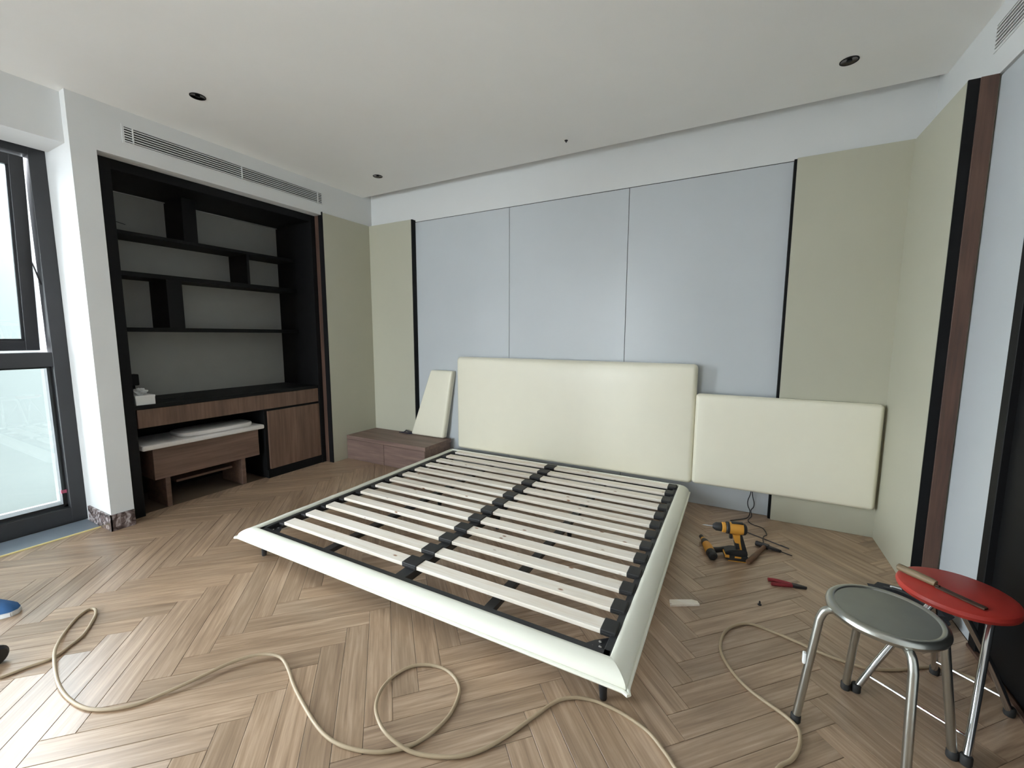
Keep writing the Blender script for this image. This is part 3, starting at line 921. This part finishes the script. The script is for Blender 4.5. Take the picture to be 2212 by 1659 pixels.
for x in (-1.862, -0.855):
    bxo('support_bar', M_metal, bed, x - 0.023, x + 0.023, IY0 + 0.03, BY1 - 0.045, 0.098, 0.122, 0.002)
def leg(x, y, z1, tilt=0.0):
    b = BM()
    tube(b, [(x, y, 0.0), (x, y, 0.004), (x + tilt, y + abs(tilt) * 0.5, z1)], [0.011, 0.0125, 0.019], 14)
    obj('leg', b, M_metal, bed, smooth=True)
leg(-2.314, 1.326, 0.112, 0.008); leg(-0.342, 1.312, 0.112, -0.008)
leg(-2.314, 3.10, 0.112, 0.008); leg(-0.342, 3.10, 0.112, -0.008)
for (x, y) in ((CXB, 2.25), (-1.862, 2.35), (-0.855, 2.35), (CXB, 3.0)):
    leg(x, y, 0.100)
# slats and their holders
def slat_me(x0, x1):
    bm = BM()
    w = 0.068
    n = 6
    box(bm, 0, x1 - x0, 0, w, -0.018, 0.0, 0.0015, 1)
    bmesh.ops.recalc_face_normals(bm, faces=bm.faces[:])
    me = bpy.data.meshes.new('slat'); bm.to_mesh(me); bm.free(); me.materials.append(M_pine)
    return me
SL, SR = slat_me(-2.272, -1.362), slat_me(-1.278, -0.388)
def hold(x0, x1, z0, z1):
    bm = BM()
    box(bm, x0, x1, -0.004, 0.072, z0, z1, 0.004, 2)
    box(bm, x0 + 0.006, x1 - 0.006, -0.0055, 0.0735, z0 + 0.004, z1 - 0.010, 0.002)
    bmesh.ops.recalc_face_normals(bm, faces=bm.faces[:])
    me = bpy.data.meshes.new('slat_holder'); bm.to_mesh(me); bm.free(); me.materials.append(M_plastic)
    return me
HC, HR, HL = hold(-1.364, -1.276, 0.146, 0.171), hold(-0.392, -0.334, 0.146, 0.170), hold(-2.325, -2.271, 0.140, 0.156)
for i in range(13):
    y = 1.428 + 0.1402 * i
    for me, x in ((SL, -2.272), (SR, -1.278)):
        o = bpy.data.objects.new('slat', me); COL.objects.link(o); o.parent = bed
        o.location = (x + random.uniform(-0.003, 0.003), y + random.uniform(-0.002, 0.002), 0.166)
    for me in (HC, HR, HL):
        o = bpy.data.objects.new('slat_holder', me); COL.objects.link(o); o.parent = bed
        o.location = (0, y, 0)

# ------------------------------------------------------------------ air hose across the floor
HP = [(-2.300,0.346),(-2.285,0.411),(-2.266,0.473),(-2.296,0.526),(-2.336,0.579),(-2.433,0.641),(-2.480,0.662),(-2.520,0.668),(-2.535,0.650),(-2.501,0.604),(-2.423,0.547),(-2.336,0.504),(-2.259,0.476),(-2.163,0.452),(-2.063,0.435),(-1.970,0.431),(-1.878,0.439),(-1.814,0.460),(-1.755,0.500),(-1.716,0.547),(-1.684,0.614),(-1.654,0.686),(-1.628,0.766),(-1.591,0.831),(-1.539,0.872),(-1.483,0.886),(-1.415,0.869),(-1.328,0.833),(-1.230,0.800),(-1.135,0.773),(-1.061,0.760),(-0.992,0.763),(-0.917,0.784),(-0.856,0.817),(-0.808,0.866),(-0.779,0.929),(-0.769,1.000),(-0.781,1.064),(-0.803,1.106),(-0.851,1.138),(-0.912,1.149),(-0.976,1.132),(-1.022,1.094),(-1.045,1.033),(-1.037,0.968),(-1.005,0.911),(-0.964,0.875),(-0.911,0.849),(-0.852,0.842),(-0.786,0.850),(-0.711,0.877),(-0.652,0.912),(-0.604,0.965),(-0.563,1.037),(-0.524,1.123),(-0.480,1.216),(-0.433,1.260),(-0.376,1.281),(-0.329,1.284),(-0.263,1.278),(-0.181,1.253),(-0.118,1.203),(-0.089,1.174),(-0.02,1.13),(0.07,1.13),(0.13,1.20),(0.171,1.315),(0.209,1.364),(0.235,1.426),(0.239,1.489),(0.205,1.527),(0.161,1.552),(0.106,1.587),(0.063,1.632),(0.023,1.699),(0.006,1.773),(0.019,1.870),(0.061,1.942),(0.115,1.981),(0.183,1.975),(0.279,1.950),(0.353,1.924),(0.438,1.911),(0.509,1.915),(0.599,1.957),(0.696,2.024),(0.78,2.05),(0.85,2.03)]
HR_ = 0.0058
hz = [HR_ + 0.0005] * len(HP)
for i in (9, 10, 11, 12): hz[i] = HR_ + 0.0005
hz[12] = 0.024; hz[13] = 0.018; hz[11] = 0.016; hz[14] = 0.012
for i, p in enumerate(HP):                      # second pass of a crossing climbs over the first
    if 44 <= i <= 48: hz[i] = (0.012, 0.019, 0.024, 0.024, 0.016)[i - 44]
    if 20 <= i <= 26: hz[i] = HR_ + 0.012 * math.sin((i - 19) / 8 * PI)
b = BM()
tube(b, catmull([(p[0], p[1], z) for p, z in zip(HP, hz)], 5), HR_, 10)
o = obj('air_hose', b, M_hose, None, smooth=True)
tag(o, 'long beige rubber hose looping loosely across the wooden floor', 'hose')

# ------------------------------------------------------------------ tools on the floor
# cordless drill standing on its battery
def cyl(bm, p0, p1, r0, r1=None, n=18):
    tube(bm, [p0, p1], [r0, r0 if r1 is None else r1], n)
def objx(name, b, m, root, **k):
    bmesh.ops.scale(b, vec=(0.78, 1, 1), verts=b.verts[:])
    return obj(name, b, m, root, **k)
def make_drill(root, bit=True):
    # local: x forward (towards the chuck), z up, standing on its battery
    b = BM(); tube(b, [(-0.062, 0, 0.178), (-0.058, 0, 0.178), (-0.02, 0, 0.178), (0.045, 0, 0.178)], [0.020, 0.030, 0.033, 0.032], 20); objx('motor_housing', b, M_yellow, root, smooth=True)
    b = BM(); tube(b, [(-0.070, 0, 0.178), (-0.060, 0, 0.178), (-0.046, 0, 0.178)], [0.022, 0.031, 0.0335], 20)
    box(b, -0.046, 0.03, -0.012, 0.012, 0.205, 0.216, 0.004, 2)
    objx('rear_cap', b, M_plastic, root, smooth=True)
    b = BM(); tube(b, [(0.044, 0, 0.178), (0.060, 0, 0.178), (0.066, 0, 0.178)], [0.033, 0.033, 0.029], 20); objx('gear_ring', b, M_plastic, root, smooth=True)
    b = BM(); tube(b, [(0.066, 0, 0.178), (0.070, 0, 0.178), (0.088, 0, 0.178), (0.092, 0, 0.178)], [0.026, 0.029, 0.028, 0.024], 20); objx('clutch_ring', b, M_yellow, root, smooth=True)
    b = BM(); tube(b, [(0.092, 0, 0.178), (0.096, 0, 0.178), (0.130, 0, 0.178), (0.150, 0, 0.178)], [0.020, 0.024, 0.023, 0.012], 20); objx('chuck', b, M_plastic, root, smooth=True)
    if bit:
        b = BM(); tube(b, [(0.150, 0, 0.178), (0.205, 0, 0.178), (0.222, 0, 0.178)], [0.0035, 0.0035, 0.001], 8); objx('drill_bit', b, M_chrome, root, smooth=True)
    # grip
    b = BM()
    P = [(-0.030, 0.150), (-0.034, 0.120), (-0.046, 0.085), (-0.054, 0.058), (-0.010, 0.058), (-0.004, 0.085), (0.006, 0.115), (0.018, 0.150)]
    M = Matrix(((1, 0, 0, 0), (0, 0, -1, 0), (0, 1, 0, 0), (0, 0, 0, 1)))
    prism(b, P, -0.018, 0.018, M)
    bmesh.ops.bevel(b, geom=b.edges[:], offset=0.005, segments=2, affect='EDGES')
    obj('grip', b, M_yellow, root, smooth=True)
    b = BM()
    P = [(-0.031, 0.150), (-0.060, 0.058), (-0.036, 0.058), (-0.024, 0.110), (-0.020, 0.150)]
    prism(b, P, -0.0195, 0.0195, M)
    P = [(-0.004, 0.066), (0.004, 0.100), (-0.016, 0.100), (-0.024, 0.066)]
    prism(b, P, -0.0193, 0.0193, M)
    obj('grip_rubber', b, M_plastic, root)
    b = BM(); box(b, 0.014, 0.030, -0.010, 0.010, 0.118, 0.142, 0.004, 2); obj('trigger', b, M_plastic, root, smooth=True)
    # foot and battery
    b = BM()
    P = [(-0.064, 0.036), (0.046, 0.036), (0.052, 0.050), (0.020, 0.062), (-0.058, 0.066)]
    prism(b, P, -0.032, 0.032, M)
    bmesh.ops.bevel(b, geom=b.edges[:], offset=0.004, segments=2, affect='EDGES')
    obj('foot', b, M_plastic, root, smooth=True)
    b = BM()
    P = [(-0.062, 0.003), (0.036, 0.003), (0.056, 0.016), (0.052, 0.036), (-0.064, 0.036)]
    prism(b, P, -0.036, 0.036, M)
    bmesh.ops.bevel(b, geom=b.edges[:], offset=0.004, segments=2, affect='EDGES')
    bt = obj('battery', b, M_plastic, root, smooth=True)
    b = BM()
    box(b, 0.030, 0.0535, -0.0375, 0.0375, 0.018, 0.034, 0.002)
    box(b, -0.030, 0.005, -0.0372, 0.0372, 0.020, 0.032, 0.002)
    box(b, -0.062, 0.036, -0.0368, 0.0368, 0.0, 0.004, 0.001)
    obj('battery_accent', b, M_yellow, bt)
d1 = thing('cordless_drill', 'yellow and black cordless drill standing upright on its battery with a bit fitted', 'drill', (0.047, 2.570, 0.0), PI + 0.22)
make_drill(d1)
d2 = thing('impact_driver', 'smaller yellow and black driver lying on its side left of the standing drill', 'drill', (-0.058, 2.590, 0.0), 0.0)
b = BM(); tube(b, [(-0.005, -0.075, 0.026), (-0.012, -0.06, 0.026), (-0.030, 0.0, 0.026), (-0.040, 0.03, 0.026)], [0.0178, 0.0252, 0.0252, 0.0229], 18); obj('motor_housing', b, M_yellow, d2, smooth=True)
b = BM(); tube(b, [(0.006, -0.108, 0.026), (0.002, -0.10, 0.026), (-0.012, -0.062, 0.026)], [0.0163, 0.0244, 0.0263], 18); obj('rear_cap', b, M_plastic, d2, smooth=True)
b = BM(); tube(b, [(-0.040, 0.03, 0.026), (-0.047, 0.05, 0.026), (-0.056, 0.075, 0.026)], [0.0233, 0.0222, 0.0163], 18); obj('nose', b, M_plastic, d2, smooth=True)
b = BM(); tube(b, [(-0.055, 0.073, 0.026), (-0.062, 0.092, 0.026)], [0.0166, 0.0148], 18); obj('front_ring', b, M_yellow, d2, smooth=True)
b = BM(); tube(b, [(-0.062, 0.092, 0.026), (-0.075, 0.125, 0.025), (-0.077, 0.130, 0.025)], [0.0126, 0.0126, 0.0081], 18); obj('chuck', b, M_plastic, d2, smooth=True)
b = BM(); tube(b, [(-0.005, -0.03, 0.026), (0.035, 0.000, 0.026), (0.055, 0.018, 0.026)], [0.0163, 0.0148, 0.0155], 12); obj('grip', b, M_plastic, d2, smooth=True)

# hammer
h = thing('hammer', 'wooden handled hammer lying behind the standing drill', 'hammer', (0.165, 2.665, 0.0), math.atan2(0.265, 0.095))
b = BM(); tube(b, [(-0.145, 0, 0.0165), (-0.140, 0, 0.0165), (-0.05, 0, 0.015), (0.06, 0, 0.014), (0.135, 0, 0.0145)], [0.010, 0.014, 0.0145, 0.011, 0.012], 12); obj('handle', b, M_hammer, h, smooth=True)
b = BM()
tube(b, [(0.128, 0.050, 0.016), (0.128, 0.044, 0.016), (0.128, 0.020, 0.016)], [0.013, 0.015, 0.014], 12)
box(b, 0.112, 0.144, -0.020, 0.022, 0.004, 0.028, 0.004, 2)
prism(b, [(0.116, -0.020), (0.122, -0.075), (0.134, -0.075), (0.140, -0.020)], 0.010, 0.022)
obj('head', b, M_iron, h, smooth=True)
# thin rods
r = thing('screwdriver_rod', 'long thin dark rod lying right of the standing drill, farther from the camera', 'rod', (0.222, 2.905, 0), 0)
b = BM(); tube(b, [(-0.112, 0.064, 0.0035), (0.0, 0.0, 0.0035), (0.070, -0.040, 0.0035)], 0.0032, 8); obj('shaft', b, M_iron, r, smooth=True)
b = BM(); tube(b, [(0.070, -0.040, 0.0046), (0.112, -0.064, 0.0046)], [0.0046, 0.0036], 8); obj('tip', b, M_cable, r, smooth=True)
r = thing('screwdriver', 'short dark screwdriver with thin tip beside the hammer head', 'screwdriver', (0.282, 2.775, 0), 0)
b = BM(); tube(b, [(-0.042, 0.012, 0.007), (-0.038, 0.011, 0.008), (0.005, -0.001, 0.008), (0.009, -0.002, 0.006)], [0.004, 0.008, 0.008, 0.004], 10); obj('handle', b, M_cable, r, smooth=True)
b = BM(); tube(b, [(0.009, -0.002, 0.006), (0.045, -0.013, 0.0035), (0.060, -0.018, 0.003)], [0.003, 0.003, 0.002], 8); obj('blade', b, M_iron, r, smooth=True)
# loose cable from under the side panel
b = BM()
cp = catmull([(0.140, 3.286, 0.215), (0.137, 3.292, 0.15), (0.124, 3.290, 0.10), (0.126, 3.288, 0.062), (0.140, 3.28, 0.03), (0.135, 3.25, 0.006), (0.112, 3.19, 0.004), (0.022, 3.105, 0.004)], 6)
tube(b, cp, 0.003, 6)
cp = catmull([(0.142, 3.284, 0.215), (0.150, 3.290, 0.14), (0.162, 3.290, 0.09), (0.160, 3.288, 0.058), (0.146, 3.278, 0.036), (0.150, 3.235, 0.010), (0.128, 3.165, 0.004), (0.150, 3.110, 0.004), (0.210, 3.075, 0.004), (0.228, 2.985, 0.004), (0.212, 2.945, 0.008), (0.203, 2.895, 0.0105), (0.205, 2.850, 0.004)], 6)
tube(b, cp, 0.003, 6)
o = obj('lamp_cable', b, M_cable, None, smooth=True)
tag(o, 'thin dark cable hanging from under the right side panel onto the floor', 'cable')
# pliers
r = thing('pliers', 'red handled pliers lying on the floor right of the bed', 'pliers', (0.285, 2.405, 0.0), 0.0)
b = BM(); tube(b, catmull([(-0.080, 0.004, 0.008), (-0.045, 0.012, 0.008), (0.0, 0.010, 0.008), (0.022, 0.006, 0.008)]), 0.0092, 8); obj('handle', b, M_redgrip, r, smooth=True)
b = BM(); tube(b, catmull([(-0.068, -0.032, 0.008), (-0.030, -0.022, 0.008), (0.005, -0.009, 0.008), (0.022, -0.002, 0.008)]), 0.0092, 8); obj('handle', b, M_redgrip, r, smooth=True)
b = BM(); prism(b, [(0.014, 0.014), (0.012, -0.008), (0.040, -0.010), (0.085, 0.004), (0.086, 0.010), (0.045, 0.016)], 0.001, 0.015)
bmesh.ops.bevel(b, geom=b.edges[:], offset=0.002, segments=1, affect='EDGES')
obj('jaws', b, M_iron, r)
# offcut of pine and a screw
b = BM(); prism(b, [(-0.218, 1.990), (-0.208, 1.948), (-0.088, 2.018), (-0.100, 2.040), (-0.126, 2.040)], 0.0, 0.010)
bmesh.ops.bevel(b, geom=b.edges[:], offset=0.001, segments=1, affect='EDGES')
o = obj('wood_offcut', b, M_pine, None)
tag(o, 'small pale pine wedge offcut lying on the floor beside the bed', 'wood')
b = BM(); lathe(b, [(0.0085, 0.0), (0.0085, 0.003), (0.004, 0.006), (0.004, 0.016), (0.001, 0.020)], 12)
o = obj('screw', b, M_iron, None); o.location = (0.158, 2.163, 0.0)
tag(o, 'single dark screw standing on the floor in front of the pliers', 'screw')

# ------------------------------------------------------------------ metal stool
st = thing('metal_stool', 'round scuffed stainless steel stool with four bent tube legs, at front right', 'stool', (0.430, 1.548, 0.0), 0.0)
SR_, SH = 0.139, 0.440
b = BM(); lathe(b, [(0.0, SH - 0.020), (SR_ - 0.010, SH - 0.020), (SR_ - 0.010, SH - 0.004), (SR_ - 0.022, SH - 0.001), (0.0, SH - 0.001)], 48, cap=False)
obj('seat', b, M_seat, st, smooth=True)
b = BM()
prof = []
for i in range(13):
    a = i / 12 * 2 * PI
    prof.append((SR_ - 0.010 + 0.0135 * math.cos(a), SH - 0.012 + 0.0145 * math.sin(a)))
lathe(b, prof, 56, cap=False)
obj('rim', b, M_steel, st, smooth=True)
feet = [(-0.195, -0.019), (-0.023, 0.217), (0.031, -0.177), (0.203, 0.059)]
for k, (fx, fy) in enumerate(feet):
    dl = math.hypot(fx, fy); ux, uy = fx / dl, fy / dl
    pts = [(ux * 0.06, uy * 0.06, SH - 0.030), (ux * (SR_ - 0.02), uy * (SR_ - 0.02), SH - 0.030), (ux * (SR_ + 0.006), uy * (SR_ + 0.006), SH - 0.040), (ux * (SR_ + 0.018), uy * (SR_ + 0.018), SH - 0.070), (fx, fy, 0.014)]
    b = BM(); tube(b, catmull([Vector(p) for p in pts[:4]], 4) + [Vector(pts[4])], 0.0115, 14)
    lg = obj('leg', b, M_steel, st, smooth=True)
    b = BM(); lathe(b, [(0.013, 0.0), (0.0145, 0.003), (0.0145, 0.022), (0.0125, 0.026)], 16, Matrix.Translation((fx, fy, 0.0)))
    obj('rubber_foot', b, M_rubber, lg, smooth=True)
    if k == 0:
        p = Vector(pts[3]).lerp(Vector(pts[4]), 0.40)
        bxo('price_tag', M_card, lg, p.x - 0.019, p.x - 0.010, p.y - 0.008, p.y + 0.008, p.z - 0.018, p.z + 0.018, 0.002)

# ------------------------------------------------------------------ red folding stool
rs = thing('folding_stool', 'round red folding stool with chrome crossed legs behind the metal stool', 'stool', (0.680, 1.835, 0.0), 0.0)
RH, RRD = 0.425, 0.148
b = BM(); lathe(b, [(0.0, RH - 0.032), (RRD - 0.016, RH - 0.032), (RRD - 0.003, RH - 0.026), (RRD, RH - 0.016), (RRD - 0.004, RH - 0.006), (RRD - 0.016, RH - 0.001), (0.0, RH + 0.001)], 48, cap=False)
obj('seat', b, M_red, rs, smooth=True)
F = [(-0.243, -0.066), (0.035, 0.173), (-0.020, -0.235), (0.184, 0.057)]   # front-left, back-left, front-right, back-right
def folding_leg(a, top):
    ax_, ay_ = a
    mid = ((ax_ + top[0]) * 0.5, (ay_ + top[1]) * 0.5, 0.215)
    b = BM()
    tube(b, catmull([Vector((ax_, ay_, 0.012)), Vector((ax_ * 0.55 + mid[0] * 0.45, ay_ * 0.55 + mid[1] * 0.45, 0.11)), Vector(mid), Vector((top[0], top[1], RH - 0.040))], 4), 0.0105, 12)
    lg = obj('leg', b, M_chrome, rs, smooth=True)
    b = BM(); lathe(b, [(0.013, 0.0), (0.0145, 0.004), (0.0145, 0.026), (0.012, 0.030)], 14, Matrix.Translation((ax_, ay_, 0.0)))
    obj('rubber_foot', b, M_rubber, lg, smooth=True)
# the front pair rises to the far side of the seat, the back pair to the near side
dv = Vector((F[1][0] - F[0][0], F[1][1] - F[0][1])).normalized()
tops = [(F[0][0] * 0.35 + dv.x * 0.085, F[0][1] * 0.35 + dv.y * 0.085), (F[1][0] * 0.35 - dv.x * 0.085, F[1][1] * 0.35 - dv.y * 0.085),
        (F[2][0] * 0.35 + dv.x * 0.085 + 0.02, F[2][1] * 0.35 + dv.y * 0.085), (F[3][0] * 0.35 - dv.x * 0.085, F[3][1] * 0.35 - dv.y * 0.085)]
for a, tp in zip(F, tops):
    folding_leg(a, tp)
def lerp3(a, tp, s):
    return (a[0] + (tp[0] - a[0]) * s, a[1] + (tp[1] - a[1]) * s, 0.012 + (RH - 0.052) * s)
for (i, j) in ((0, 2), (1, 3)):
    b = BM(); tube(b, [lerp3(F[i], tops[i], 0.14), lerp3(F[j], tops[j], 0.14)], 0.0042, 8); obj('rung', b, M_chrome, rs, smooth=True)
b = BM()
tube(b, [(tops[0][0], tops[0][1], RH - 0.038), (tops[2][0], tops[2][1], RH - 0.038)], 0.008, 8)
tube(b, [(tops[1][0], tops[1][1], RH - 0.038), (tops[3][0], tops[3][1], RH - 0.038)], 0.008, 8)
obj('seat_bracket', b, M_chrome, rs, smooth=True)

# wooden handled rasp lying on the red stool
a = Vector((0.553, 1.882)); c = Vector((0.706, 1.728))
r = thing('wood_rasp', 'wooden handled rasp with brown blade lying across the red stool seat', 'tool', (a.x, a.y, RH + 0.001), math.atan2(c.y - a.y, c.x - a.x))
b = BM(); tube(b, [(-0.012, 0, 0.0125), (-0.008, 0, 0.0125), (0.030, 0, 0.0125), (0.088, 0, 0.0125), (0.098, 0, 0.0115), (0.100, 0, 0.011)], [0.006, 0.0115, 0.0125, 0.0115, 0.010, 0.006], 14); obj('handle', b, M_handle, r, smooth=True)
b = BM(); box(b, 0.100, 0.222, -0.0095, 0.0095, 0.0005, 0.0065, 0.001); box(b, 0.094, 0.108, -0.004, 0.004, 0.003, 0.010); obj('blade', b, M_rasp, r)

# black tool pouch on the floor
r = thing('tool_pouch', 'black crumpled tool pouch on the floor behind the metal stool', 'bag', (0.735, 2.405, 0.0), -0.10)
b = BM()
bmesh.ops.create_icosphere(b, subdivisions=3, radius=1.0)
for v in b.verts:
    n = 1 + 0.16 * math.sin(9 * v.co.x + 4 * v.co.y) * math.cos(7 * v.co.z + 5 * v.co.x)
    z = v.co.z * 0.050 * n
    v.co = Vector((math.copysign(abs(v.co.x) ** 0.5, v.co.x) * 0.135 * n, math.copysign(abs(v.co.y) ** 0.7, v.co.y) * 0.085 * n, max(0.0, z * 1.2 + 0.040)))
obj('pouch', b, mat('black_nylon', (0.016, 0.018, 0.022, 1), 0.75, bump=0.4, bscale=300), r, smooth=True)
b = BM(); tube(b, catmull([(-0.08, 0.03, 0.085), (-0.04, 0.0, 0.104), (0.02, -0.03, 0.104), (0.06, -0.05, 0.085)]), 0.006, 8); obj('strap', b, M_rubber, r, smooth=True)
b = BM(); box(b, -0.055, -0.015, 0.005, 0.022, 0.094, 0.108, 0.003); obj('label_patch', b, M_card, r)

# ------------------------------------------------------------------ items at the left edge of the picture
r = thing('canvas_shoe', 'blue canvas shoe with white sole at the left edge of the floor', 'shoe', (-2.880, 0.425, 0.0), math.radians(38))
def shoe_outline(k=1.0):
    return [(0.120 * k, 0.0), (0.110 * k, 0.026), (0.075, 0.042 * k), (0.02, 0.044 * k), (-0.06, 0.034 * k), (-0.125, 0.032 * k), (-0.150 * k, 0.0), (-0.125, -0.032 * k), (-0.06, -0.034 * k), (0.02, -0.040 * k), (0.075, -0.040 * k), (0.110 * k, -0.024)]
b = BM(); prism(b, shoe_outline(), 0.0, 0.022); bmesh.ops.bevel(b, geom=b.edges[:], offset=0.003, segments=2, affect='EDGES'); obj('sole', b, M_wsole, r, smooth=True)
b = BM()
lv = [(0.022, 0.97, 0), (0.040, 0.93, -0.004), (0.058, 0.74, -0.024), (0.078, 0.52, -0.056), (0.090, 0.42, -0.066)]
rg = []
for (z, s, dx) in lv:
    rg.append([b.verts.new((p[0] * s + dx, p[1] * s, z)) for p in shoe_outline()])
for A, B in zip(rg, rg[1:]):
    for k in range(12): b.faces.new((A[k], A[(k + 1) % 12], B[(k + 1) % 12], B[k]))
b.faces.new(list(reversed(rg[0]))); b.faces.new(rg[-1])
obj('upper', b, M_blue, r, smooth=True, ang=math.radians(70))
b = BM()
for k in range(4):
    tube(b, [(0.030 - 0.022 * k, -0.016, 0.060 + 0.008 * k), (0.030 - 0.022 * k, 0.0, 0.066 + 0.008 * k), (0.030 - 0.022 * k, 0.016, 0.060 + 0.008 * k)], 0.0025, 6)
obj('laces', b, M_wsole, r)
r = thing('angle_grinder', 'dark blue-black tool body lying at the left edge near the hose end', 'tool', (-2.452, 0.345, 0.0), math.radians(25))
b = BM(); tube(b, [(-0.16, 0, 0.036), (-0.155, 0, 0.036), (-0.02, 0, 0.036), (0.045, 0, 0.036), (0.055, 0, 0.036)], [0.022, 0.028, 0.029, 0.035, 0.028], 20); obj('body', b, mat('dark_blue_plastic', (0.022, 0.028, 0.055, 1), 0.4), r, smooth=True)
b = BM(); tube(b, [(0.020, 0, 0.036), (0.047, 0, 0.036), (0.058, 0, 0.036)], [0.0352, 0.0358, 0.024], 20); obj('end_cap', b, M_plastic, r, smooth=True)
